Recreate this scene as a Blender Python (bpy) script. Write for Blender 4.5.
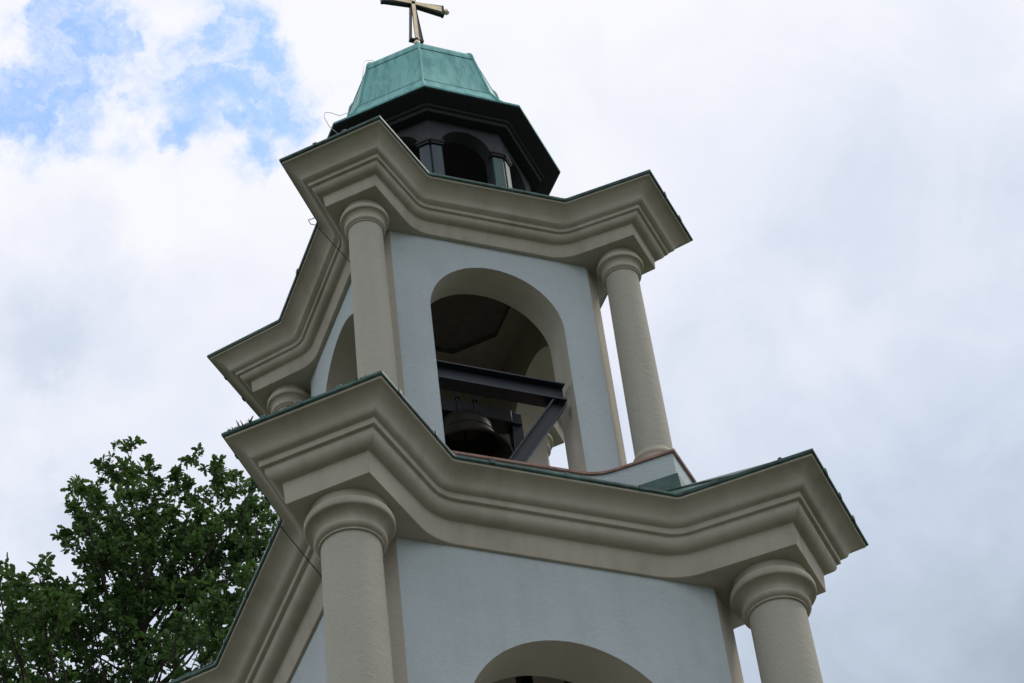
import bpy, bmesh, math, random
import numpy as np
from mathutils import Vector, Matrix

# ------------------------------------------------------------------ camera, sky, sun, exposure
scene = bpy.context.scene
for o in list(bpy.data.objects):
    bpy.data.objects.remove(o)
S2 = math.sqrt(.5)
PI = math.pi
R = math.radians

YAW, PITCH, ROLL = R(25.65402206), R(43.92068708), R(-7.77003633)
CAM = Vector((-6.76019389, -15.38569056, 1.6))
fw = Vector((math.sin(YAW) * math.cos(PITCH), math.cos(YAW) * math.cos(PITCH), math.sin(PITCH)))
r0 = Vector((math.cos(YAW), -math.sin(YAW), 0))
u0 = r0.cross(fw)
rt = r0 * math.cos(ROLL) + u0 * math.sin(ROLL)
up = -r0 * math.sin(ROLL) + u0 * math.cos(ROLL)
cam = bpy.data.cameras.new('camera')
camo = bpy.data.objects.new('camera', cam)
scene.collection.objects.link(camo)
m = Matrix((rt, up, -fw)).transposed().to_4x4()
m.translation = CAM
camo.matrix_world = m
cam.sensor_width = 22.3
cam.lens = 55.0
cam.clip_start = .1
cam.clip_end = 3000
scene.camera = camo
scene.view_settings.view_transform = 'Standard'
scene.view_settings.look = 'None'
scene.view_settings.gamma = 1
scene.view_settings.use_curve_mapping = False
scene.view_settings.exposure = 0.0
scene.cycles.max_bounces = 8
scene.cycles.use_denoising = True

SUN_AZ, SUN_EL = R(90), R(50)          # azimuth clockwise from +Y
sl = bpy.data.lights.new('sun', 'SUN')
sl.energy = 1.5
sl.angle = R(16)
sl.color = (1, .93, .82)
so = bpy.data.objects.new('sun', sl)
scene.collection.objects.link(so)
sd = Vector((math.sin(SUN_AZ) * math.cos(SUN_EL), math.cos(SUN_AZ) * math.cos(SUN_EL), math.sin(SUN_EL)))
so.rotation_euler = sd.to_track_quat('Z', 'Y').to_euler()
so.location = sd * 60


class NT:
    """small helper for node trees"""
    def __init__(s, nt):
        s.nt = nt
        nt.nodes.clear()

    def n(s, typ, ins=None, **kw):
        nd = s.nt.nodes.new(typ)
        for k, v in kw.items():
            setattr(nd, k, v)
        for k, v in (ins or {}).items():
            if isinstance(v, bpy.types.NodeSocket):
                s.nt.links.new(v, nd.inputs[k])
            else:
                nd.inputs[k].default_value = v
        return nd

    def math(s, op, a, b=0.0, c=0.0, clamp=False):
        return s.n('ShaderNodeMath', {0: a, 1: b, 2: c}, operation=op, use_clamp=clamp).outputs[0]

    def vm(s, op, a, b=(0, 0, 0)):
        nd = s.n('ShaderNodeVectorMath', {0: a, 1: b}, operation=op)
        return nd.outputs['Value'] if op in ('DOT_PRODUCT', 'DISTANCE', 'LENGTH') else nd.outputs[0]

    def noise(s, vec, scale, detail=4, rough=.55, dist=0.0):
        return s.n('ShaderNodeTexNoise', {'Vector': vec, 'Scale': scale, 'Detail': detail, 'Roughness': rough, 'Distortion': dist}).outputs[0]

    def rng(s, v, a, b, c, d, kind='LINEAR'):
        return s.n('ShaderNodeMapRange', {0: v, 1: a, 2: b, 3: c, 4: d}, interpolation_type=kind).outputs[0]

    def mix(s, f, a, b, mode='MIX'):
        nd = s.n('ShaderNodeMix', data_type='RGBA', blend_type=mode)
        for k, v in ((0, f), (6, a), (7, b)):
            if isinstance(v, bpy.types.NodeSocket):
                s.nt.links.new(v, nd.inputs[k])
            else:
                nd.inputs[k].default_value = v
        return nd.outputs[2]


def col(r, g, b):
    return (r, g, b, 1)


world = bpy.data.worlds.new('World')
scene.world = world
world.use_nodes = True
w = NT(world.node_tree)
sky = w.n('ShaderNodeTexSky', sky_type='NISHITA', sun_disc=False)
sky.sun_elevation = SUN_EL
sky.sun_rotation = SUN_AZ
sky.air_density = 1.0
sky.dust_density = 1.0
D = w.n('ShaderNodeTexCoord').outputs['Generated']
# blue holes in the cloud deck (fixed sky directions), broken up by noise
warp = w.n('ShaderNodeTexNoise', {'Vector': D, 'Scale': 17.0, 'Detail': 9.0, 'Roughness': .62}).outputs['Color']
Dw = w.vm('ADD', D, w.vm('MULTIPLY', w.vm('SUBTRACT', warp, (.5, .5, .5)), (.10, .10, .10)))
holes = [(0.1615,0.6115,0.7746,0.0436,0.28),(0.1188,0.6226,0.7735,0.0356,0.25),(0.1193,0.6371,0.7615,0.0198,0.80),(0.1276,0.6189,0.7751,0.0166,0.75),(0.1302,0.6058,0.7849,0.0135,0.60),(0.1458,0.6281,0.7644,0.0095,0.45),(0.1061,0.6378,0.7629,0.0135,0.60),(0.1940,0.6132,0.7657,0.0230,0.85),(0.1812,0.5997,0.7794,0.0166,0.65),(0.2078,0.6044,0.7691,0.0143,0.50),(0.1635,0.6347,0.7553,0.0071,0.60),(0.1989,0.6318,0.7491,0.0079,0.40),(0.2157,0.6114,0.7614,0.0095,0.30),(0.1893,0.5879,0.7865,0.0119,0.30)]
acc = None
for (hx, hy, hz, rad, amp) in holes:
    d = w.vm('DISTANCE', Dw, (hx, hy, hz))
    v = w.rng(d, rad * .2, rad * 2.0, amp * 1.2, 0.0, 'SMOOTHSTEP')
    acc = v if acc is None else w.math('ADD', acc, v)
fine = w.noise(D, 38.0, 9, .62, .3)
blue = w.math('ADD', acc, w.math('MULTIPLY', w.math('SUBTRACT', fine, .5), 2.0))
blue = w.rng(blue, .18, 1.35, 0.0, .97, 'SMOOTHSTEP')
veil = w.rng(w.noise(Dw, 34.0, 10, .64, .6), .42, .72, 1.0, .30, 'SMOOTHSTEP')
blue = w.math('MULTIPLY', blue, veil)
blue = w.math('MULTIPLY', blue, w.math('MINIMUM', w.math('MULTIPLY', acc, 3.0), 1.0))
# brightness of the overcast deck: brilliant high on the left, slate grey low on the right, dull behind the viewer
ga = w.vm('DOT_PRODUCT', D, (0.93375,-0.34442,-0.09738))
gb = w.vm('DOT_PRODUCT', D, (-0.17568,-0.67807,0.71369))
soft = w.noise(Dw, 9.0, 5, .5, .2)
big = w.noise(D, 14.0, 6, .55, .6)
lum = w.math('ADD', w.math('ADD', w.math('MULTIPLY', gb, 1.9), w.math('MULTIPLY', ga, -.55)), .76)
for (hx, hy, hz, rad, amp) in [(0.1398,0.6972,0.7031,0.0594,-0.30),(0.1530,0.7403,0.6546,0.0356,-0.18),(0.4997,0.6257,0.5990,0.1307,-0.16),(0.3904,0.5710,0.7221,0.0792,-0.12),(0.4640,0.5164,0.7197,0.0911,-0.17),(0.1478,0.7202,0.6778,0.0238,0.14),(0.4253,0.5981,0.6793,0.0356,0.08),(0.3407,0.5507,0.7620,0.0594,0.00),(0.1662,0.6530,0.7389,0.0396,0.12)]:
    lum = w.math('ADD', lum, w.rng(w.vm('DISTANCE', Dw, (hx, hy, hz)), 0.0, rad, amp, 0.0, 'SMOOTHSTEP'))
lum = w.math('ADD', lum, w.math('MULTIPLY', w.math('SUBTRACT', soft, .5), .35))
lum = w.math('ADD', lum, w.math('MULTIPLY', w.math('SUBTRACT', big, .5), .45), clamp=True)
ramp = w.n('ShaderNodeValToRGB', {0: lum})
cr = ramp.color_ramp
cr.elements[0].position = 0.0
cr.elements[0].color = col(.30, .37, .46)
cr.elements[1].position = 1.0
cr.elements[1].color = col(.95, .955, 1.0)
for p_, c_ in ((.25, (.42, .50, .60)), (.5, (.62, .70, .83)), (.75, (.81, .845, .96))):
    e = cr.elements.new(p_)
    e.color = col(*c_)
# the deck is thinner and dimmer round behind the camera
back = w.rng(w.vm('DOT_PRODUCT', D, (.43, .90, .0)), -.9, .35, .0, 1.0, 'SMOOTHSTEP')
deck = w.mix(back, col(.80, .84, .90), ramp.outputs[0])
deck10 = w.vm('MULTIPLY', deck, (10.0, 10.0, 10.0))
skyb = w.vm('MULTIPLY', sky.outputs[0], (2.75, 3.0, 3.55))
mixed = w.mix(blue, deck10, skyb)
bg = w.n('ShaderNodeBackground', {'Color': mixed, 'Strength': .1})
wo = w.n('ShaderNodeOutputWorld', {'Surface': bg.outputs[0]})

# ------------------------------------------------------------------ materials


def material(name):
    mt = bpy.data.materials.new(name)
    mt.use_nodes = True
    t = NT(mt.node_tree)
    out = t.n('ShaderNodeOutputMaterial')
    b = t.n('ShaderNodeBsdfPrincipled')
    t.nt.links.new(b.outputs[0], out.inputs[0])
    return mt, t, b, out


def link(t, a, b):
    t.nt.links.new(a, b)


def plaster(name, c, rough_scale, bump, dirt=(.75, .72, .66), dirt_amt=.35, relief=.02):
    mt, t, b, out = material(name)
    P = t.n('ShaderNodeTexCoord').outputs['Object']
    n1 = t.noise(P, 1.3, 6, .6, .4)
    n2 = t.noise(P, 9.0, 5, .6)
    # faint vertical runs of rain dirt
    st = t.noise(t.vm('MULTIPLY', P, (7, 7, .5)), 1.0, 5, .6)
    f = t.math('MULTIPLY', t.rng(t.math('ADD', t.math('MULTIPLY', n1, .6), t.math('MULTIPLY', st, .4)), .42, .68, 0, 1, 'SMOOTHSTEP'), dirt_amt)
    base = t.mix(f, col(*c), col(*[a * k for a, k in zip(c, dirt)]))
    base = t.mix(t.rng(n2, .35, .7, .0, .10), base, col(*[min(1, a * 1.2) for a in c]))
    link(t, base, b.inputs['Base Color'])
    b.inputs['Roughness'].default_value = .9
    b.inputs['Specular IOR Level'].default_value = .2
    g = t.noise(P, rough_scale, 5, .65)
    g2 = t.noise(t.vm('MULTIPLY', P, (1, 1, 1.25)), rough_scale * .38, 4, .6, .5)
    h = t.math('ADD', t.math('MULTIPLY', g, .6), g2)
    bp = t.n('ShaderNodeBump', {'Strength': bump, 'Distance': relief, 'Height': h})
    link(t, bp.outputs[0], b.inputs['Normal'])
    return mt


M_blue = plaster('pale_blue_plaster', (.48, .54, .567), 55, .38, dirt=(.82, .84, .83), dirt_amt=.6)
M_cream = plaster('cream_trim_paint', (.455, .418, .35), 40, .14, dirt=(.68, .67, .63), dirt_amt=.7, relief=.01)
M_stucco = plaster('cream_stucco', (.43, .412, .358), 48, .32, dirt=(.84, .83, .79), dirt_amt=.4, relief=.03)
M_corner = plaster('sunlit_corner_cream', (.54, .50, .43), 45, .3, dirt=(.8, .79, .76), dirt_amt=.4)  # trim cream lightened so the cut corners read as sunlit
M_reveal = plaster('bounce_lit_reveal_cream', (.54, .52, .46), 45, .25, dirt=(.75, .74, .7), dirt_amt=.5)  # trim cream lightened to replace bounce light missing inside the arches
M_inner = plaster('inner_plaster', (.33, .31, .27), 40, .2, dirt=(.6, .58, .54), dirt_amt=.6)  # base colour darkened to stand for the weak light indoors


def copper(name, c1, c2, c3, streak=1.0, rough=.55):
    mt, t, b, out = material(name)
    P = t.n('ShaderNodeTexCoord').outputs['Object']
    a = t.noise(P, 2.2, 6, .6, .5)
    s = t.noise(t.vm('MULTIPLY', P, (13, 13, .7)), 1.0, 6, .65)
    k = t.noise(P, 18, 5, .6)
    base = t.mix(t.rng(s, .40, .66, 0, streak, 'SMOOTHSTEP'), col(*c1), col(*c2))
    base = t.mix(t.rng(a, .52, .70, 0, .55, 'SMOOTHSTEP'), base, col(*c3))
    base = t.mix(t.rng(k, .55, .75, 0, .35), base, col(*[x * .6 for x in c1]))
    link(t, base, b.inputs['Base Color'])
    b.inputs['Roughness'].default_value = rough
    b.inputs['Metallic'].default_value = .0
    b.inputs['Specular IOR Level'].default_value = .35
    bp = t.n('ShaderNodeBump', {'Strength': .25, 'Distance': .015, 'Height': t.noise(P, 6, 4, .5)})
    link(t, bp.outputs[0], b.inputs['Normal'])
    return mt


M_patina = copper('patina_copper', (.16, .44, .43), (.075, .28, .29), (.22, .48, .45))
M_edge = copper('weathered_copper_edge', (.040, .10, .088), (.022, .052, .048), (.09, .20, .17), rough=.45)
M_newcu = copper('dull_pink_copper', (.46, .26, .22), (.33, .17, .14), (.40, .32, .29))


def plain(name, c, rough=.6, metal=0.0, spec=.4, var=.25, scale=14):
    mt, t, b, out = material(name)
    P = t.n('ShaderNodeTexCoord').outputs['Object']
    n = t.noise(P, scale, 5, .6)
    base = t.mix(t.rng(n, .35, .7, 0, 1), col(*c), col(*[x * (1 - var) for x in c]))
    link(t, base, b.inputs['Base Color'])
    b.inputs['Roughness'].default_value = rough
    b.inputs['Metallic'].default_value = metal
    b.inputs['Specular IOR Level'].default_value = spec
    return mt


M_darkwood = plain('dark_painted_boards', (.022, .022, .026), .7)
M_lead = plain('dark_zinc_sheet', (.042, .048, .058), .55, 0, .4)
M_verd = copper('tarnished_green_zinc', (.055, .072, .085), (.055, .13, .125), (.035, .042, .052))
M_gold = plain('gilded_metal', (.95, .78, .52), .30, .35, .6)
M_hatch = plain('hatch_boards', (.15, .145, .13), .8, 0, .2)
M_black = plain('black_metal', (.018, .020, .024), .5)
M_steel = plain('blue_grey_painted_steel', (.013, .019, .032), .5, .0, .5)
M_bell = plain('dark_bronze', (.055, .052, .044), .45, .55, .5, .4)
M_wire = plain('grey_wire', (.05, .05, .055), .5, .3)
M_zincwire = plain('bright_wire', (.7, .72, .75), .4, .1)
M_bark = plain('oak_bark', (.06, .05, .04), .95, 0, .2, .5, 8)
M_stone = plaster('grey_stone', (.30, .29, .27), 30, .4)

mt, t, b, out = material('oak_leaf')
gi = t.n('ShaderNodeNewGeometry').outputs['Random Per Island']
lc = t.mix(t.rng(gi, 0, 1, 0, 1), col(.03, .076, .03), col(.11, .185, .06))
lc = t.mix(t.rng(t.noise(t.n('ShaderNodeTexCoord').outputs['Object'], .9, 3), .4, .65, 0, .6), lc, col(.04, .085, .03))
link(t, lc, b.inputs['Base Color'])
b.inputs['Roughness'].default_value = .5
b.inputs['Specular IOR Level'].default_value = .35
tr = t.n('ShaderNodeBsdfTranslucent', {'Color': t.mix(.5, lc, col(.10, .20, .03))})
mx = t.n('ShaderNodeMixShader', {0: .34, 1: b.outputs[0], 2: tr.outputs[0]})
link(t, mx.outputs[0], out.inputs[0])
M_leaf = mt

mt, t, b, out = material('grass_ground')
P = t.n('ShaderNodeTexCoord').outputs['Object']
link(t, t.mix(t.rng(t.noise(P, .35, 6, .6), .4, .62, 0, 1), col(.038, .055, .02), col(.05, .06, .03)), b.inputs['Base Color'])
b.inputs['Roughness'].default_value = .95
M_grass = mt
mt, t, b, out = material('paving')
P = t.n('ShaderNodeTexCoord').outputs['Object']
br = t.n('ShaderNodeTexBrick', {'Vector': P, 'Color1': col(.085, .08, .07), 'Color2': col(.07, .066, .06), 'Mortar': col(.16, .15, .12),
                                'Scale': 1.0, 'Mortar Size': .012, 'Brick Width': .6, 'Row Height': .4})
link(t, t.mix(t.rng(t.noise(P, 2.0, 6, .6), .4, .7, 0, .4), br.outputs[0], col(.11, .10, .09)), b.inputs['Base Color'])
b.inputs['Roughness'].default_value = .9
M_paving = mt

# ------------------------------------------------------------------ mesh helpers
COL = scene.collection


def finish(name, bm, mats, parent=None, angle=32, bevel=0.0):
    bmesh.ops.recalc_face_normals(bm, faces=bm.faces)
    for f in bm.faces:
        f.smooth = True
    for e in bm.edges:
        if len(e.link_faces) == 2:
            e.smooth = e.calc_face_angle(0) < R(angle)
    me = bpy.data.meshes.new(name)
    bm.to_mesh(me)
    bm.free()
    for mm in (mats if isinstance(mats, (list, tuple)) else [mats]):
        me.materials.append(mm)
    o = bpy.data.objects.new(name, me)
    COL.objects.link(o)
    if parent is not None:
        o.parent = parent
    if bevel:
        md = o.modifiers.new('bevel', 'BEVEL')
        md.width = bevel
        md.segments = 2
        md.limit_method = 'ANGLE'
        md.angle_limit = R(35)
        md.harden_normals = False
    return o


def tag(o, label=None, cat=None, group=None, kind=None):
    for k, v in (('label', label), ('category', cat), ('group', group), ('kind', kind)):
        if v:
            o[k] = v
    return o


def empty(name, loc):
    o = bpy.data.objects.new(name, None)
    o.empty_display_size = .3
    COL.objects.link(o)
    o.location = loc
    return o


def loft(bm, rings, closed=True, mat=0):
    vr = [[bm.verts.new(p) for p in ring] for ring in rings]
    n = len(vr[0])
    for a, b_ in zip(vr[:-1], vr[1:]):
        for i in range(n if closed else n - 1):
            j = (i + 1) % n
            f = bm.faces.new((a[i], a[j], b_[j], b_[i]))
            f.material_index = mat
    return vr


def box(bm, c, s, rot=None, mat=0):
    vs = []
    for dx in (-.5, .5):
        for dy in (-.5, .5):
            for dz in (-.5, .5):
                v = Vector((dx * s[0], dy * s[1], dz * s[2]))
                if rot is not None:
                    v = rot @ v
                vs.append(bm.verts.new(Vector(c) + v))
    for q in ((0, 1, 3, 2), (4, 6, 7, 5), (0, 4, 5, 1), (2, 3, 7, 6), (0, 2, 6, 4), (1, 5, 7, 3)):
        bm.faces.new([vs[i] for i in q]).material_index = mat


def bar(bm, a, b_, wx, wy, side, mat=0):
    """box beam from a to b_, width wx along 'side', thickness wy across"""
    a, b_ = Vector(a), Vector(b_)
    z = (b_ - a).normalized()
    x = Vector(side)
    x = (x - z * x.dot(z)).normalized()
    y = z.cross(x)
    rot = Matrix((x, y, z)).transposed()
    box(bm, (a + b_) / 2, (wx, wy, (b_ - a).length), rot, mat)


def ibeam(bm, a, b_, h, wd, up_, tf=.014, tw=.010, gap=0.0):
    """H-section from a to b_: depth h along up_, flange width wd"""
    a, b_ = Vector(a), Vector(b_)
    z = (b_ - a).normalized()
    y = Vector(up_)
    y = (y - z * y.dot(z)).normalized()
    x = y.cross(z)
    prof = [(-wd / 2, -h / 2), (wd / 2, -h / 2), (wd / 2, -h / 2 + tf), (tw / 2, -h / 2 + tf), (tw / 2, h / 2 - tf), (wd / 2, h / 2 - tf),
            (wd / 2, h / 2), (-wd / 2, h / 2), (-wd / 2, h / 2 - tf), (-tw / 2, h / 2 - tf), (-tw / 2, -h / 2 + tf), (-wd / 2, -h / 2 + tf)]
    A = [bm.verts.new(a + x * p + y * q) for p, q in prof]
    B = [bm.verts.new(b_ + x * p + y * q) for p, q in prof]
    for i in range(12):
        j = (i + 1) % 12
        bm.faces.new((A[i], A[j], B[j], B[i]))
    bm.faces.new(A)
    bm.faces.new(B)


def tube(bm, pts, rad, seg=8, mat=0):
    pts = [Vector(p) for p in pts]
    rads = rad if isinstance(rad, (list, tuple)) else [rad] * len(pts)
    rings = []
    nrm = None
    for i, p in enumerate(pts):
        d = (pts[min(i + 1, len(pts) - 1)] - pts[max(i - 1, 0)]).normalized()
        if nrm is None:
            nrm = d.orthogonal().normalized()
        else:
            nrm = (nrm - d * nrm.dot(d)).normalized()
        bn = d.cross(nrm)
        rings.append([p + (nrm * math.cos(2 * PI * k / seg) + bn * math.sin(2 * PI * k / seg)) * rads[i] for k in range(seg)])
    v = loft(bm, rings, True, mat)
    bm.faces.new(v[0]).material_index = mat
    bm.faces.new(v[-1]).material_index = mat


def lathe(bm, prof, seg=48, c=(0, 0), mat=0, cap=True):
    rings = [[Vector((c[0] + r * math.cos(2 * PI * k / seg), c[1] + r * math.sin(2 * PI * k / seg), z)) for k in range(seg)] for r, z in prof]
    v = loft(bm, rings, True, mat)
    if cap:
        bm.faces.new(v[0]).material_index = mat
        bm.faces.new(v[-1]).material_index = mat


# ------------------------------------------------------------------ ground
bm = bmesh.new()
vs = [bm.verts.new(p) for p in ((-1500, -1500, 0), (1500, -1500, 0), (1500, 1500, 0), (-1500, 1500, 0))]
bm.faces.new(vs)
tag(finish('ground', bm, M_grass), kind='structure')
bm = bmesh.new()
vs = [bm.verts.new((14 * math.cos(a), -4 + 16 * math.sin(a), .004)) for a in [k * 2 * PI / 48 for k in range(48)]]
bm.faces.new(vs)
tag(finish('pavement', bm, M_paving), kind='structure')

# ------------------------------------------------------------------ the tower
tower = empty('bell_tower', (0, 0, 0))
tag(tower, 'pale two tiered baroque bell tower with corner columns, curved cornices and green copper lantern', 'bell tower')


class Outline:
    """plan of an entablature: diagonal end faces at the four corners, straight middles, concave sweeps between.
    table rows: (R, e, m, j, fillet) sorted by R"""
    def __init__(s, table, west=0.0):
        s.t = np.array(table, float)
        s.west = west

    def params(s, Rr):
        t = s.t
        if Rr < t[0, 0]:
            k = t[0, 0] - Rr
            return t[0] + np.array([-k, -.9 * k, -k, .1 * k, .3 * k])
        if Rr > t[-1, 0]:
            f_ = (Rr - t[-2, 0]) / (t[-1, 0] - t[-2, 0])
            q = t[-2] + (t[-1] - t[-2]) * f_
            q[4] = max(.02, q[4])
            return q
        return np.array([np.interp(Rr, t[:, 0], t[:, k]) for k in range(5)])

    def ring(s, Rr, z):
        pts = []
        for q in range(4):
            c_, s_ = math.cos(q * PI / 2), math.sin(q * PI / 2)
            ext = s.west * max(0, Rr - s.t[1, 0]) / (s.t[-1, 0] - s.t[1, 0]) if q == 3 else 0
            for p in s.side(Rr, ext):
                pts.append(Vector((c_ * p.x - s_ * p.y, s_ * p.x + c_ * p.y, z)))
        return pts

    def side(s, Rr, ext):
        Rr, e, mm, j, rad = s.params(Rr)
        mm += ext
        j += ext * .4
        A = Vector((-(Rr - e) * S2, -(Rr + e) * S2))
        J = Vector((-j, -mm))
        d1 = (A - J).normalized()
        d2 = Vector((1, 0))
        th = math.acos(max(-1, min(1, d1.dot(d2))))       # interior angle at J
        L = rad / math.tan(th / 2)
        L = min(L, (A - J).length * .9, j * .9)
        rad = L * math.tan(th / 2)
        p1 = J + d1 * L
        bis = (d1 + d2).normalized()
        cen = J + bis * (rad / math.sin(th / 2))
        p2 = J + d2 * L
        a1 = math.atan2(p1.y - cen.y, p1.x - cen.x)
        a2 = math.atan2(p2.y - cen.y, p2.x - cen.x)
        while a2 - a1 > PI:
            a2 -= 2 * PI
        while a2 - a1 < -PI:
            a2 += 2 * PI
        half = [A, A.lerp(p1, .5)]
        K = 12
        for k in range(K + 1):
            a = a1 + (a2 - a1) * k / K
            half.append(Vector((cen.x + rad * math.cos(a), cen.y + rad * math.sin(a))))
        half.append(Vector((p2.x * .4, -mm)))
        return half + [Vector((-p.x, p.y)) for p in reversed(half)]


LOW = Outline([(2.834, .351, 1.617, 1.03, .55), (2.846, .365, 1.645, 1.02, .50), (2.981, .490, 1.78, .995, .30), (3.20, .678, 1.985, .945, .06)], .05)
UPP = Outline([(1.978, .251, 1.130, .71, .40), (1.984, .262, 1.160, .70, .37), (2.101, .347, 1.265, .685, .24), (2.314, .501, 1.462, .655, .06)])


def chamfer_ring(src, d, wd, z):
    """project each point of a ring, along its ray from the axis, onto the chamfered square |x|,|y|<d, corners cut at wd"""
    pts = []
    for p in src:
        a, b_ = abs(p.x), abs(p.y)
        k = min(d / max(a, 1e-9), d / max(b_, 1e-9), (d + wd) / (a + b_))
        pts.append(Vector((p.x * k, p.y * k, z)))
    return pts


def cornice(ol, prof, z_off, core_d, core_w, name, label):
    bm = bmesh.new()
    r0_ = ol.ring(prof[0][0], prof[0][1])
    rings = [chamfer_ring(r0_, core_d - .03, core_w - .02, prof[0][1])] + [ol.ring(a, z) for a, z in prof]
    loft(bm, rings)
    o = finish(name, bm, M_cream, tower, angle=30, bevel=.005)
    o['label'] = label
    return o


Z = 13.958
low_prof = [(2.834, Z), (2.846, 14.163), *[(2.862 + .084 * math.sin(k * PI / 16), 14.244 - .078 * math.cos(k * PI / 16)) for k in range(9)], (2.947, 14.276),
            (2.979, 14.280), (2.981, 14.334), (2.994, 14.337), (3.018, 14.345), (3.036, 14.360), (3.045, 14.382), (3.054, 14.404),
            (3.070, 14.428), (3.094, 14.453), (3.122, 14.470), (3.150, 14.484), (3.176, 14.490), (3.181, 14.492), (3.182, 14.514)]
c_low = cornice(LOW, low_prof, 0, 1.59, 1.33, 'cornice', 'lower cornice with deep curved moulding')
ZU = 18.018
upp_prof = [(1.978, ZU), (1.984, 18.151), *[(1.993 + .076 * math.sin(k * PI / 16), 18.212 - .058 * math.cos(k * PI / 16)) for k in range(9)], (2.070, 18.222),
            (2.099, 18.225), (2.101, 18.258), (2.110, 18.262), (2.134, 18.270), (2.152, 18.284), (2.160, 18.305), (2.166, 18.324),
            (2.184, 18.348), (2.210, 18.374), (2.238, 18.394), (2.268, 18.412), (2.290, 18.418), (2.297, 18.420), (2.298, 18.438)]
c_upp = cornice(UPP, upp_prof, 0, 1.09, .94, 'cornice', 'upper cornice with deep curved moulding')


def drip(ol, Rr, z, parent):
    bm = bmesh.new()
    loft(bm, [ol.ring(Rr - .03, z - .004), ol.ring(Rr + .006, z - .010), ol.ring(Rr + .014, z), ol.ring(Rr + .012, z + .022), ol.ring(Rr - .02, z + .030)])
    # overlapping joints and holding clips along the sheet edge
    rg = ol.ring(Rr + .012, z + .010)
    rc = random.Random(5)
    n_ = len(rg)
    for i in range(n_):
        a, b_ = rg[i], rg[(i + 1) % n_]
        L_ = (b_ - a).length
        if L_ < .25:
            continue
        for t_ in [k / (int(L_ / .42) + 1) for k in range(1, int(L_ / .42) + 1)]:
            p = a.lerp(b_, t_ + rc.uniform(-.03, .03))
            d = (b_ - a).normalized()
            rot = Matrix((d, Vector((0, 0, 1)).cross(d), Vector((0, 0, 1)))).transposed()
            box(bm, p + Vector((0, 0, rc.uniform(.0, .006))), (rc.uniform(.03, .05), .014, rc.uniform(.034, .046)), rot)
    return finish('copper_drip_edge', bm, M_edge, parent, angle=40)


drip(LOW, 3.188, 14.520, c_low)
drip(UPP, 2.305, 18.446, c_upp)

# roofs behind the cornices, with standing seams
bm = bmesh.new()
rA = LOW.ring(3.17, 14.541)
rB = [p * 1 for p in UPP.ring(2.02, 14.98)]
loft(bm, [rA, [a.lerp(b_, .5) for a, b_ in zip(rA, rB)], rB])
for i in range(0, len(rA), 2):
    tube(bm, [rA[i] + Vector((0, 0, .004)), rB[i] + Vector((0, 0, .012))], .008, 6)
finish('roof', bm, M_edge, tower)['label'] = 'dark copper skirt roof above the lower cornice'
bm = bmesh.new()
rA = UPP.ring(2.285, 18.467)
rB = []
for p in rA:
    a = math.atan2(p.y, p.x)
    k = round((a - R(22.5)) / R(45)) * R(45) + R(22.5)
    sect = (a % R(45)) - R(22.5)
    rr = .93 / math.cos(((a + R(22.5)) % R(45)) - R(22.5))
    rB.append(Vector((rr * math.cos(a), rr * math.sin(a), 18.80)))
loft(bm, [rA, rB])
for i in range(0, len(rA), 2):
    tube(bm, [rA[i] + Vector((0, 0, .003)), rB[i] + Vector((0, 0, .012))], .007, 6)
finish('roof', bm, M_edge, tower)['label'] = 'dark copper skirt roof above the upper cornice'

# podium under the upper tier (its pedestals carry the corner columns)
bm = bmesh.new()
loft(bm, [UPP.ring(1.948, 14.90), UPP.ring(1.945, 15.409)], mat=0)
pod = finish('podium', bm, M_blue, tower)
bm = bmesh.new()
rr_ = UPP.ring(1.90, 15.398)
loft(bm, [UPP.ring(1.935, 15.408), UPP.ring(1.968, 15.406), UPP.ring(1.973, 15.424), UPP.ring(1.955, 15.430), chamfer_ring(rr_, .6, .55, 15.436)])
finish('copper_cap', bm, M_newcu, pod, angle=40)
bm = bmesh.new()
loft(bm, [UPP.ring(1.985, 14.92), UPP.ring(1.960, 15.17), UPP.ring(1.947, 15.172)])
finish('copper_flashing', bm, M_edge, pod)


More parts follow.
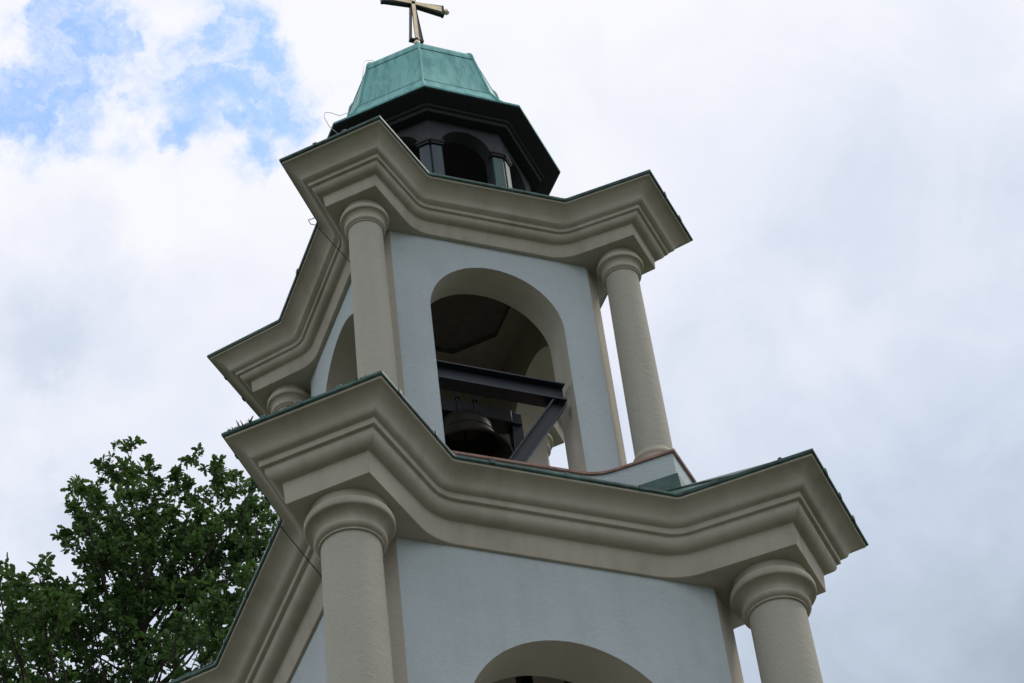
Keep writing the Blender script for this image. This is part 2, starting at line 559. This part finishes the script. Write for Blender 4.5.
def core(name, label, d, wd, t_, a_, spring, z0, z1, wi):
    """square core with cut corners and one arched opening in each face: outer faces blue, corners and reveals cream"""
    bm = bmesh.new()
    K = 28
    arch = [(-a_, z0), (-a_, spring)] + [(-a_ * math.cos(PI * k / K), spring + a_ * math.sin(PI * k / K)) for k in range(1, K)] + [(a_, spring), (a_, z0)]

    def toq(q, x, y, z):
        c_, s_ = math.cos(q * PI / 2), math.sin(q * PI / 2)
        return bm.verts.new((c_ * x - s_ * y, s_ * x + c_ * y, z))

    di = d - t_
    for q in range(4):
        def panel(yy, half, mi):
            V = [toq(q, x, -yy, z) for x, z in arch]
            n = len(V)
            bl, ml, tl = toq(q, -half, -yy, z0), toq(q, -half, -yy, spring), toq(q, -half, -yy, z1)
            br_, mr, tr_ = toq(q, half, -yy, z0), toq(q, half, -yy, spring), toq(q, half, -yy, z1)
            bm.faces.new((bl, V[0], V[1], ml)).material_index = mi
            bm.faces.new((V[-2], V[-1], br_, mr)).material_index = mi
            tops = [toq(q, -half + 2 * half * k / (n - 3), -yy, z1) for k in range(n - 2)]
            tops[0] = tl
            tops[-1] = tr_
            inner = V[1:-1]
            bm.faces.new((ml, inner[0], tl)).material_index = mi
            bm.faces.new((inner[-1], mr, tr_)).material_index = mi
            for k in range(len(inner) - 1):
                bm.faces.new((inner[k], inner[k + 1], tops[k + 1], tops[k])).material_index = mi
            return V
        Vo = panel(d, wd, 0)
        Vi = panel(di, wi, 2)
        for k in range(len(Vo) - 1):
            bm.faces.new((Vo[k], Vo[k + 1], Vi[k + 1], Vi[k])).material_index = 3
        # corner chamfers (outer, inner)
        for (h_, y_, mi) in ((wd, d, 1), (wi, di, 2)):
            for za, zb in ((z0, spring), (spring, z1)):
                f_ = bm.faces.new((toq(q, h_, -y_, za), toq(q, y_, -h_, za), toq(q, y_, -h_, zb), toq(q, h_, -y_, zb)))
                f_.material_index = mi
    bmesh.ops.remove_doubles(bm, verts=bm.verts, dist=1e-5)
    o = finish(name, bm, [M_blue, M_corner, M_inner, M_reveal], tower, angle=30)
    o['label'] = label
    return o


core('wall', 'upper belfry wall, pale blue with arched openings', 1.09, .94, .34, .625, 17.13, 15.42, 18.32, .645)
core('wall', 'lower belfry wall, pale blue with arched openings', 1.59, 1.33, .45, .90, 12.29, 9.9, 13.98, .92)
# ceilings
bm = bmesh.new()
n8 = 8
oct_in = [Vector((.60 * math.cos(R(22.5) + k * PI / 4), .60 * math.sin(R(22.5) + k * PI / 4), 18.30)) for k in range(8)]
oct_up = [Vector((p.x, p.y, 18.36)) for p in oct_in]
sq = []
for p in oct_in:
    k_ = .90 / max(abs(p.x), abs(p.y))
    sq.append(Vector((p.x * k_ if abs(p.x) > abs(p.y) else math.copysign(.90, p.x), p.y * k_ if abs(p.y) > abs(p.x) else math.copysign(.90, p.y), 18.30)))
v_ = loft(bm, [sq, oct_in, oct_up])
bm.faces.new(v_[-1])
bm.faces.ensure_lookup_table()
for f_ in list(bm.faces)[8:]:
    f_.material_index = 1
finish('ceiling', bm, [M_inner, M_hatch], tower)['label'] = 'belfry ceiling with a dark octagonal hatch'
bm = bmesh.new()
box(bm, (0, 0, 13.99), (2.30, 2.30, .04))
finish('ceiling', bm, M_inner, tower)['label'] = 'ceiling of the lower belfry'
# base stage down to the ground
bm = bmesh.new()
loft(bm, [LOW.ring(2.98, 0), LOW.ring(2.98, .9), LOW.ring(2.86, .95), LOW.ring(2.86, 9.55)])
finish('plinth', bm, M_blue, tower)['label'] = 'tall base stage of the tower'
bm = bmesh.new()
loft(bm, [LOW.ring(2.862, 9.45), LOW.ring(3.0, 9.55), LOW.ring(3.05, 9.70), LOW.ring(3.05, 9.78), chamfer_ring(LOW.ring(2.9, 0), .5, .4, 9.93)])
finish('cornice', bm, M_cream, tower)['label'] = 'plain band cornice on the base stage'


def column(cx, cy, z_soff, r_cap, r_top, r_bot, z_base, cap_h, label):
    """tapered stucco shaft with moulded capital and torus base"""
    h = z_soff - z_base
    zt = z_soff - cap_h
    bm = bmesh.new()
    zb = z_base + .55 * cap_h
    prof = []
    for k in range(13):
        t_ = k / 12
        rr = r_bot + (r_top - r_bot) * (t_ ** 1.4)
        prof.append((rr, zb + (zt - zb) * t_))
    lathe(bm, prof, 48, (0, 0))
    o = finish('column', bm, M_stucco, tower)
    o.location = (cx, cy, 0)
    o['label'] = label
    bm = bmesh.new()
    c = cap_h
    rc, rn = r_cap, r_top
    pr = [(rn * .98, zt - .004 * c), (rn + .05 * rc, zt), (rn + .05 * rc, zt + .05 * c), (rn + .10 * rc, zt + .07 * c), (rn + .14 * rc, zt + .12 * c),
          (rn + .145 * rc, zt + .17 * c), (rn + .11 * rc, zt + .22 * c), (rn + .085 * rc, zt + .24 * c), (rn + .085 * rc, zt + .30 * c)]
    x0 = rn + .085 * rc
    x1 = rc * .955
    for k in range(1, 11):                                     # cove flaring up to the echinus
        a = k / 10 * PI / 2
        pr.append((x0 + (x1 - x0) * (1 - math.cos(a)), zt + .30 * c + .20 * c * math.sin(a)))
    pr += [(rc * .975, zt + .505 * c), (rc * .992, zt + .525 * c), (rc, zt + .56 * c), (rc, zt + .65 * c), (rc * .985, zt + .70 * c), (rc * .955, zt + .735 * c), (rc * .90, zt + .75 * c), (rc * .88, zt + .76 * c), (rc * .88, z_soff + .01)]
    lathe(bm, pr, 56, (0, 0))
    finish('capital', bm, M_cream, o, angle=40)
    bm = bmesh.new()
    rb = r_bot
    pr = [(rb * 1.20, z_base - .05), (rb * 1.20, z_base + .10 * c), (rb * 1.22, z_base + .14 * c)]
    for k in range(0, 9):
        a = -PI / 2 + PI * k / 8
        pr.append((rb * 1.08 + .13 * rb * math.cos(a), z_base + .28 * c + .13 * c * math.sin(a)))
    pr += [(rb * 1.07, z_base + .43 * c), (rb * 1.04, z_base + .50 * c), (rb * 1.01, z_base + .58 * c), (rb * .98, z_base + .60 * c)]
    lathe(bm, pr, 56, (0, 0))
    finish('base', bm, M_cream, o, angle=40)
    return o


for sx, sy, wh in ((-1, -1, 'front left'), (1, -1, 'front right'), (-1, 1, 'rear left'), (1, 1, 'rear right')):
    k = 2.485 * S2
    column(k * sx, k * sy, Z, .345, .228, .245, 9.80, .34, 'stucco column at the %s corner of the lower tier' % wh)
    k = 1.720 * S2
    column(k * sx, k * sy, ZU, .215, .150, .166, 15.485, .235, 'stucco column at the %s corner of the upper tier' % wh)

# the upper tier stands turned by a degree on the lower one
TURN = R(-1.0)
for o in tower.children:
    if 'upper' in o.get('label', '') or o.name.startswith(('podium', 'ceiling')):
        o.rotation_euler.z += TURN
        x_, y_ = o.location.x, o.location.y
        o.location.x = math.cos(TURN) * x_ - math.sin(TURN) * y_ + .022
        o.location.y = math.sin(TURN) * x_ + math.cos(TURN) * y_

# ------------------------------------------------------------------ lantern


def oct_ring(r, z, ph=22.5):
    return [Vector((r * math.cos(R(ph) + k * PI / 4), r * math.sin(R(ph) + k * PI / 4), z)) for k in range(8)]


bm = bmesh.new()
# octagonal drum: arched openings between the corner piers
RB = .95
APO = RB * math.cos(PI / 8)
HW = RB * math.sin(PI / 8)
AW = .255
z0, sp, z1 = 18.62, 19.60, 19.975
tk = .15
for q in range(8):
    ang = q * PI / 4

    def tq(x, y, z):
        return bm.verts.new((math.cos(ang) * y - math.sin(ang) * x, math.sin(ang) * y + math.cos(ang) * x, z))
    K = 16
    arch = [(-AW, z0), (-AW, sp)] + [(-AW * math.cos(PI * k / K), sp + AW * math.sin(PI * k / K)) for k in range(1, K)] + [(AW, sp), (AW, z0)]
    vv = []
    for yy, half in ((APO, HW), (APO - tk, (APO - tk) * math.tan(PI / 8))):
        V = [tq(x, yy, z) for x, z in arch]
        inner = V[1:-1]
        n = len(inner)
        tops = [tq(-half + 2 * half * k / (n - 1), yy, z1) for k in range(n)]
        bl, ml, br_, mr = tq(-half, yy, z0), tq(-half, yy, sp), tq(half, yy, z0), tq(half, yy, sp)
        bm.faces.new((bl, V[0], V[1], ml))
        bm.faces.new((V[-2], V[-1], br_, mr))
        bm.faces.new((ml, inner[0], tops[0]))
        bm.faces.new((inner[-1], mr, tops[-1]))
        for k in range(n - 1):
            bm.faces.new((inner[k], inner[k + 1], tops[k + 1], tops[k]))
        vv.append(V)
    for k in range(len(arch) - 1):
        bm.faces.new((vv[0][k], vv[0][k + 1], vv[1][k + 1], vv[1][k]))
bmesh.ops.remove_doubles(bm, verts=bm.verts, dist=1e-5)
lantern = finish('lantern', bm, M_lead, tower, angle=25)
lantern['label'] = 'octagonal open lantern with arched openings under a wide dark eave'
# corner pier capitals and pilasters
for q in range(8):
    a = R(22.5) + q * PI / 4
    bm = bmesh.new()
    for s_ in (-1, 1):
        fa = a + s_ * PI / 8                       # adjoining face direction
        nx, ny = math.cos(fa), math.sin(fa)
        tx, ty = -ny, nx
        c_ = Vector((APO * nx, APO * ny, 0)) + Vector((tx, ty, 0)) * (-s_ * (HW - .055))
        rotm = Matrix(((tx, nx, 0), (ty, ny, 0), (0, 0, 1)))
        box(bm, c_ + Vector((nx, ny, 0)) * .002 + Vector((0, 0, 19.10)), (.105, .05, .90), rotm)
    pil = finish('pillar', bm, M_verd, lantern, bevel=.006)
    bm = bmesh.new()
    for s_ in (-1, 1):
        fa = a + s_ * PI / 8
        nx, ny = math.cos(fa), math.sin(fa)
        tx, ty = -ny, nx
        c_ = Vector((APO * nx, APO * ny, 0)) + Vector((tx, ty, 0)) * (-s_ * (HW - .060))
        rotm = Matrix(((tx, nx, 0), (ty, ny, 0), (0, 0, 1)))
        box(bm, c_ + Vector((0, 0, 19.575)), (.125, .085, .03), rotm)
        box(bm, c_ + Vector((0, 0, 19.602)), (.14, .105, .03), rotm)
    finish('pillar_cap', bm, M_darkwood, lantern, bevel=.005)
# moulded eave
bm = bmesh.new()
loft(bm, [oct_ring(.70, 19.94), oct_ring(1.06, 19.935), oct_ring(1.075, 19.965), oct_ring(1.10, 19.97), oct_ring(1.105, 19.995), oct_ring(1.25, 20.035), oct_ring(1.262, 20.04), oct_ring(1.262, 20.058)])
bm.faces.new([bm.verts.new(p) for p in oct_ring(.71, 19.942)])  # added dark sheet, so the shaded inside of the lantern reads black
finish('eave', bm, M_darkwood, lantern, angle=20)
bm = bmesh.new()
prof = [(1.258, 20.056), (1.270, 20.050), (1.272, 20.072), (1.18, 20.15), (1.09, 20.255), (1.00, 20.40), (.945, 20.52), (.913, 20.58), (.835, 20.92), (.757, 21.255), (.750, 21.300), (.738, 21.342), (.718, 21.378), (.690, 21.404), (.655, 21.424), (.605, 21.447),
        (.52, 21.482), (.36, 21.54), (.10, 21.62), (.05, 21.70)]
v_ = loft(bm, [oct_ring(r_, z_) for r_, z_ in prof])
bm.faces.new(v_[-1])
dome = finish('dome', bm, M_patina, lantern, angle=24)
bm = bmesh.new()
for q in range(8):
    tube(bm, [oct_ring(r_ + .004, z_)[q] for r_, z_ in prof[4:-1]], .012, 6)
for (r_, z_) in ((.915, 20.572), (.758, 21.25)):
    rg = oct_ring(r_, z_)
    for q in range(8):
        tube(bm, [rg[q], rg[(q + 1) % 8]], .006, 6, 1)
finish('dome_seams', bm, [M_patina, M_edge], lantern)

# cross on the lantern
bm = bmesh.new()
tube(bm, [(0, 0, 21.6), (0, 0, 22.30)], .03, 10, 0)
cross = finish('cross', bm, M_black, tower)
cross['label'] = 'gilded openwork cross with flared arms'
CZ = 22.90


def cross_arm(dx, dz, L, fill):
    """one flared arm: two diverging dark bars, an end bar, a tapered gilded face and a round knob"""
    bm = bmesh.new()
    d_ = Vector((dx, 0, dz))
    s_ = Vector((dz, 0, -dx))
    c_ = Vector((0, 0, CZ))
    for k in (-1, 1):
        bar(bm, c_ + d_ * .015 + s_ * k * .020, c_ + d_ * L + s_ * k * .066, .017, .050, s_, 1)
    bar(bm, c_ + d_ * (L - .010) - s_ * .076 + Vector((0, .001, 0)), c_ + d_ * (L - .010) + s_ * .076 + Vector((0, .001, 0)), .053, .022, d_.cross(s_), 1)
    # tapered gilded plate with real thickness
    q = [(.0, -.02), (L - .03, -.056 * fill), (L - .03, .056 * fill), (.0, .02)]
    A = [bm.verts.new(c_ + d_ * u + s_ * v + Vector((0, -.036, 0))) for u, v in q]
    B = [bm.verts.new(c_ + d_ * u + s_ * v + Vector((0, -.012, 0))) for u, v in q]
    bm.faces.new(A)
    bm.faces.new(B)
    for i in range(4):
        bm.faces.new((A[i], A[(i + 1) % 4], B[(i + 1) % 4], B[i]))
    finish('cross_arm', bm, [M_gold, M_black], cross)
    bm = bmesh.new()
    bmesh.ops.create_uvsphere(bm, u_segments=14, v_segments=10, radius=.034)
    bmesh.ops.translate(bm, verts=bm.verts, vec=c_ + d_ * (L + .032) + Vector((0, -.01, 0)))
    finish('cross_knob', bm, M_gold, cross)


for dx, dz, L in ((1, 0, .35), (-1, 0, .35), (0, 1, .42)):
    cross_arm(dx, dz, L, .74)
cross_arm(0, -1, .62, .34)

# lightning conductor wires clipped to the tower
def wire(pts, rad, mat_=M_wire):
    bm = bmesh.new()
    tube(bm, pts, rad, 6)
    return finish('lightning_wire', bm, mat_, tower)


def hug(ol, prof, y, gap):
    """points of the west side where a vertical plane y=const cuts the moulding, top to bottom"""
    pts = []
    for Rr, z in reversed(prof):
        rg = ol.ring(Rr, z)
        n = len(rg) // 4
        side = rg[3 * n:] + [rg[0]]
        for a, b_ in zip(side[:-1], side[1:]):
            if (a.y - y) * (b_.y - y) <= 0 and a.x < 0 and b_.x < 0 and abs(a.y - b_.y) > 1e-6:
                f_ = (y - a.y) / (b_.y - a.y)
                p = a.lerp(b_, f_)
                pts.append(Vector((p.x - gap, y, p.z - gap * .5)))
                break
    return pts


pw = hug(LOW, low_prof, -.90, .012)
wire([pw[0] + Vector((.4, 0, .25)), pw[0] + Vector((.02, 0, .06)), pw[0] + Vector((-.02, 0, .03))] + [pw[0], pw[-1]] + [Vector((-1.605, -.90, 13.9)), Vector((-1.605, -.90, 9.9))], .005)
pw = hug(UPP, upp_prof, -.60, .010)
wire([pw[0] + Vector((.35, 0, .22)), pw[0] + Vector((.0, 0, .10)), pw[0] + Vector((-.07, 0, .05)), pw[0] + Vector((-.05, 0, .0))] + [pw[0], pw[-1]] + [Vector((-1.11, -.66, 17.95)), Vector((-1.105, -.66, 15.5))], .0045)
a = R(180 + 22.5)
ca, sa = math.cos(a), math.sin(a)
wire([(ca * r_, sa * r_, z_) for r_, z_ in ((.60, 21.46), (.68, 21.46), (.75, 21.41), (.79, 21.33), (.81, 21.2), (.84, 21.0), (.92, 20.62), (1.02, 20.42), (1.18, 20.24), (1.30, 20.20), (1.37, 20.15), (1.385, 20.07), (1.33, 19.98), (1.10, 19.90), (1.02, 19.4), (1.0, 18.85))], .0032, M_zincwire)

# ------------------------------------------------------------------ bell and its steel frame (rest inside the tower)
BX, BY, BZ = .045, 0.0, 16.44
bell = empty('bell', (BX, BY, BZ))
tag(bell, 'dark bronze bell hanging behind the upper arched opening', 'bell')
bm = bmesh.new()
bp_ = [(.02, .455), (.10, .45), (.17, .432), (.215, .40), (.238, .35), (.252, .28), (.275, .19), (.315, .10), (.365, .04), (.405, .0), (.398, -.010), (.375, -.004),
       (.325, .06), (.275, .13), (.25, .20), (.23, .30), (.19, .38), (.02, .41)]
lathe(bm, bp_, 56, cap=False)
for zz, rr in ((.345, .240), (.215, .269), (.065, .343)):
    tube(bm, [(rr * math.cos(k * PI / 24), rr * math.sin(k * PI / 24), zz) for k in range(49)], .008, 6)
finish('bell_body', bm, M_bell, bell, angle=40)
bm = bmesh.new()
tube(bm, [(0, 0, .42), (0, 0, .08)], .016, 8)
bmesh.ops.create_uvsphere(bm, u_segments=16, v_segments=10, radius=.065, matrix=Matrix.Translation((0, 0, .04)))
tube(bm, [(0, 0, .02), (0, 0, -.08)], [.03, .02], 8)
finish('clapper', bm, M_black, bell)
bm = bmesh.new()
bar(bm, (-.44, 0, .53), (.44, 0, .53), .19, .15, (0, 1, 0))
finish('yoke', bm, M_black, bell, bevel=.01)
for k in (-1, 1):
    for j in (-1, 1):
        bm = bmesh.new()
        tube(bm, [(k * .085, j * .105, .43), (k * .085, j * .105, .66)], .011, 8)
        box(bm, (k * .085, j * .105, .63), (.045, .045, .022))
        finish('bolt', bm, M_steel, bell)

frame = empty('steel_support', (0, 0, 15.5))
tag(frame, 'blue grey steel bell frame of beams and slanting braces in the upper opening', 'steel support')


def fr_part(name, bm):
    o = finish(name, bm, M_steel, frame, angle=20)
    o.data.transform(Matrix.Translation((0, 0, -15.5)))
    return o


for yy in (-.96, .96):
    bm = bmesh.new()
    ibeam(bm, (-.60, yy, 16.44), (.585, yy, 16.44), .20, .14, (0, 0, 1))
    fr_part('beam', bm)
    bm = bmesh.new()
    ibeam(bm, (.53, yy, 16.335), (.02, yy, 15.50), .13, .12, (1, 0, 0))
    fr_part('brace', bm)
    bm = bmesh.new()
    box(bm, (0, yy, 15.48), (.30, .16, .03))
    fr_part('foot_plate', bm)
for k in (-1, 1):
    bm = bmesh.new()
    ibeam(bm, (k * .50 + BX, 0, 15.47), (k * .50 + BX, 0, 16.90), .10, .10, (0, 1, 0))
    fr_part('post', bm)
    bm = bmesh.new()
    box(bm, (k * .49 + BX, 0, 16.96), (.09, .16, .12))
    tube(bm, [(k * .43 + BX, 0, 16.96), (k * .56 + BX, 0, 16.96)], .035, 12)
    fr_part('bearing', bm)

lframe = empty('steel_support', (0, 0, 12.0))
tag(lframe, 'dark steel struts just inside the lower arched opening', 'steel support')
for xa, xb, nm in ((-.10, -.02, 'brace'), (.30, .62, 'brace')):
    bm = bmesh.new()
    ibeam(bm, (xa, -.9, 13.6), (xb, -.9, 10.2), .10, .10, (1, 0, 0))
    o = finish(nm, bm, M_steel, lframe, angle=20)
    o.data.transform(Matrix.Translation((0, 0, -12.0)))
bm = bmesh.new()
ibeam(bm, (-1.1, -.9, 13.66), (1.1, -.9, 13.66), .14, .12, (0, 0, 1))
o = finish('beam', bm, M_steel, lframe, angle=20)
o.data.transform(Matrix.Translation((0, 0, -12.0)))

# moss tufts along the lower drip edge
bm = bmesh.new()
rnd = random.Random(9)
rg = LOW.ring(3.195, 14.54)
n4 = len(rg) // 4
A_, B_ = rg[4 * n4 - 1], rg[0]
for k in range(26):
    t_ = rnd.random() ** 1.3
    p = A_.lerp(B_, t_ * .9)
    for q in range(rnd.randint(2, 5)):
        d_ = Vector((rnd.uniform(-1, 1), rnd.uniform(-1, 1), rnd.uniform(.4, 1.4))).normalized() * rnd.uniform(.012, .035) * (2.2 if .08 < t_ < .26 else 1)
        s_ = d_.orthogonal().normalized() * (.018 if .08 < t_ < .26 else .008)
        vs = [bm.verts.new(p - s_), bm.verts.new(p + s_), bm.verts.new(p + d_ + s_ * .3), bm.verts.new(p + d_ - s_ * .3)]
        bm.faces.new(vs)
tag(finish('moss', bm, M_leaf), kind='stuff', label='small green moss tufts on the copper edge of the lower cornice', cat='moss')

# ------------------------------------------------------------------ oak tree behind the tower
TIPS = [(-0.76, 9.17, 24.43, 1), (-0.75, 8.19, 23.22, 1), (-0.9, 9.28, 24.09, 1), (-1.78, 7.46, 22.16, 0.7), (-1.33, 8.54, 22.91, 0.8), (-1.33, 8.02, 22.55, 0.8), (-1.48, 9.01, 23.17, 0.6), (-0.6, 7.38, 22.55, 0.55), (-0.05, 8.82, 23.65, 0.7), (0.09, 8.03, 23.43, 0.9), (0.5, 8.73, 23.81, 1), (0.35, 7.8, 22.58, 1), (0.11, 7.76, 22.3, 0.9), (0.65, 8.42, 23.55, 0.8), (0.94, 8.78, 23.56, 0.9), (0.59, 7.48, 22.03, 0.8), (-1.99, 9.49, 22.19, 0.8), (-1.74, 9.35, 22.17, 0.8), (-2.53, 7.82, 20.55, 0.8), (0.61, 8.02, 22.49, 1), (0.71, 8.21, 22.2, 1), (-0.26, 9.04, 23.32, 1), (-0.67, 8.51, 22.97, 1), (-1.19, 7.44, 21.96, 1.1), (-1.35, 8.3, 22.24, 1), (-1.39, 8.3, 21.91, 1), (-1.44, 8.32, 21.68, 1), (-0.88, 9.23, 22.85, 1.1), (-0.72, 7.81, 21.64, 1.1), (-0.32, 7.42, 21.64, 1), (0.27, 7.93, 21.93, 0.9), (-2.43, 8.84, 21.0, 1), (-2.02, 9.43, 21.57, 1), (-1.73, 8.57, 21.01, 1), (-1.51, 7.82, 20.8, 1.1), (-0.76, 9.14, 21.97, 1.1), (-0.52, 8.08, 21.35, 1.1), (-0.0, 8.36, 21.74, 1), (0.22, 7.83, 21.13, 0.8), (-2.41, 7.89, 19.95, 1), (-1.81, 8.84, 20.77, 1.1), (-1.31, 8.91, 20.91, 1.1), (-1.14, 7.56, 19.92, 1.1), (-0.6, 8.03, 20.52, 1), (-0.26, 7.71, 20.34, 1), (-2.58, 7.82, 19.44, 1), (-2.23, 7.86, 19.39, 1), (-1.44, 9.37, 20.54, 1), (-1.01, 9.09, 20.42, 1.1), (-0.81, 7.91, 19.65, 1), (0.26, 8.43, 20.82, 0.8), (-0.61, 7.08, 20.24, 1), (0.26, 8.83, 21.6, 0.8), (-2.01, 8.53, 20.8, 1), (-1.05, 8.96, 21.38, 1), (-1.72, 7.88, 20.43, 1), (-0.88, 7.91, 20.68, 1), (-1.42, 7.98, 21.41, 1), (-0.62, 9.2, 22.46, 1), (-0.44, 7.92, 21.62, 1)]
rnd = random.Random(31)
nr = np.random.default_rng(31)
TR = Vector((-1.2, 8.7, 0))
tree = empty('oak_tree', TR)
tag(tree, 'tall dark green oak rising behind the left side of the bell tower', 'tree')
limbs = bmesh.new()


def V(*a):
    return Vector(a)


trunk_pts = [TR + V(0, 0, -.2), TR + V(.05, .1, 2.5), TR + V(-.1, .15, 6), TR + V(.05, 0, 10), TR + V(.2, -.1, 14), TR + V(.25, -.1, 17.5), TR + V(.45, -.2, 21.2)]
tube(limbs, trunk_pts, [.55, .40, .36, .31, .24, .13, .03], 12)


def trunk_at(z):
    for a, b_ in zip(trunk_pts[:-1], trunk_pts[1:]):
        if a.z <= z <= b_.z:
            return a.lerp(b_, (z - a.z) / (b_.z - a.z))
    return trunk_pts[-1].copy()


leafs = []                                      # (pos, dir, normal, len)


def rosette(p, d, n, ln):
    for k in range(n):
        ax = (d * rnd.uniform(.2, 1.0) + Vector((rnd.gauss(0, 1), rnd.gauss(0, 1), rnd.gauss(0, .8))).normalized()).normalized()
        nn = Vector((rnd.gauss(0, .6), rnd.gauss(0, .6), 1)).normalized()
        nn = (nn - ax * nn.dot(ax))
        if nn.length < .05:
            nn = ax.orthogonal()
        leafs.append((p + Vector((rnd.gauss(0, .012), rnd.gauss(0, .012), rnd.gauss(0, .012))), ax, nn.normalized(), ln * rnd.uniform(.7, 1.15)))


def twig(p, d, ln, lv, rad):
    """crooked twig with leaf rosettes; lv further orders"""
    pts = [p]
    n = 4
    cur = d.copy()
    for k in range(n):
        cur = (cur + Vector((rnd.gauss(0, .16), rnd.gauss(0, .16), rnd.gauss(.05, .14)))).normalized()
        pts.append(pts[-1] + cur * ln / n)
    tube(limbs, pts, [rad * (1 - .7 * k / n) for k in range(n + 1)], 4)
    rosette(pts[-1], cur, rnd.randint(7, 10), .108)
    rosette(pts[-2], cur, rnd.randint(2, 5), .10)
    if rnd.random() < .6:
        rosette(pts[-3], cur, rnd.randint(1, 4), .10)
    if lv > 0:
        for k in range(rnd.randint(2, 3)):
            i = rnd.randint(1, n - 1)
            sd_ = (cur + Vector((rnd.gauss(0, .8), rnd.gauss(0, .8), rnd.gauss(.15, .6)))).normalized()
            twig(pts[i], sd_, ln * rnd.uniform(.45, .7), lv - 1, rad * .6)


def branch(tip, s, zat):
    a = trunk_at(zat)
    L = (tip - a).length
    mid = a.lerp(tip, .5) + V(rnd.gauss(0, .08) * L, rnd.gauss(0, .08) * L, -.06 * L)
    pts = []
    for k in range(9):
        t_ = k / 8
        pts.append(a * (1 - t_) ** 2 + mid * 2 * t_ * (1 - t_) + tip * t_ ** 2 + V(rnd.gauss(0, .02), rnd.gauss(0, .02), rnd.gauss(0, .02)) * L * (.3 if 0 < k < 8 else 0))
    rb = .010 + .0075 * L
    tube(limbs, pts, [rb * (1 - .88 * k / 8) for k in range(9)], 6)
    d = (pts[-1] - pts[-2]).normalized()
    d = (d + V(0, 0, .35)).normalized()
    twig(pts[-1] - d * .12 * s, d, .36 * s, 1, .009)
    for k in range(int(4 + 2 * s)):
        t_ = 1 - (rnd.random() ** 1.3) * min(.45, 1.3 / max(L, .5))
        f_ = t_ * 8
        i = min(7, int(f_))
        p = pts[i].lerp(pts[i + 1], f_ - i)
        sd_ = (d * .6 + Vector((rnd.gauss(0, .8), rnd.gauss(0, .8), rnd.gauss(.15, .6)))).normalized()
        twig(p, sd_, rnd.uniform(.22, .46) * s, 1, .008)


for (x, y, z, s) in TIPS:
    p = Vector((x, y, z - .22))
    hd = math.hypot(x - TR.x, y - TR.y)
    branch(p, s, max(9.0, min(20.9, z - .5 - hd * .62 - rnd.random() * .9)))
# the rest of the crown, below and beside the part the photograph shows
cc = (-1.0, 8.5, 17.0)
for k in range(170):
    while True:
        q = nr.normal(size=3)
        q /= np.linalg.norm(q)
        rad_ = nr.uniform(.55, 1.0) ** .5
        p = Vector((cc[0] + q[0] * 4.2 * rad_, cc[1] + q[1] * 3.9 * rad_, cc[2] + q[2] * 5.2 * rad_))
        if p.z < 19.2 or (p.x < -3.4 and p.z < 20.4):
            break
    hd = math.hypot(p.x - TR.x, p.y - TR.y)
    branch(p, 1.15, max(8.0, min(18.4, p.z - 1.0 - hd * .8)))
limb_o = finish('trunk', limbs, M_bark, None)
limb_o.data.transform(Matrix.Translation(-TR))
limb_o.parent = tree

# leaves: lobed blades folded along the midrib
half = [(.0, .0), (.16, .07), (.30, .17), (.40, .12), (.56, .26), (.68, .17), (.84, .20), (.96, .09), (1.0, 0)]
nl = len(leafs)
hp = np.array(half)
nv = len(half) * 2 - 2
Pp = np.array([tuple(l[0]) for l in leafs]) - np.array(tuple(TR))
Ax = np.array([tuple(l[1]) for l in leafs])
Nn = np.array([tuple(l[2]) for l in leafs])
Ln = np.array([l[3] for l in leafs])[:, None]
Sd = np.cross(Nn, Ax)
verts = np.empty((nl, nv, 3))
for i, (u_, v_) in enumerate(half):
    bend = -.18 * u_ * u_
    verts[:, i] = Pp + Ln * (Ax * u_ + Sd * v_ + Nn * (bend + v_ * .35))
for i, (u_, v_) in enumerate(half[1:-1]):
    bend = -.18 * u_ * u_
    verts[:, len(half) + i] = Pp + Ln * (Ax * u_ - Sd * v_ + Nn * (bend + v_ * .35))
nh = len(half)
f1 = list(range(nh))
f2 = [0] + [nh - 1] + list(range(nv - 1, nh - 1, -1))
loops = np.array(f1 + f2)
base = (np.arange(nl) * nv)[:, None]
lv = (base + loops[None, :]).ravel()
me = bpy.data.meshes.new('crown')
me.vertices.add(nl * nv)
me.vertices.foreach_set('co', verts.ravel())
me.loops.add(len(lv))
me.loops.foreach_set('vertex_index', lv)
me.polygons.add(nl * 2)
starts = (np.arange(nl * 2) * nh)
me.polygons.foreach_set('loop_start', starts)
me.update(calc_edges=True)
me.validate()
me.materials.append(M_leaf)
crown = bpy.data.objects.new('crown', me)
COL.objects.link(crown)
crown.parent = tree
print('leaves', nl)
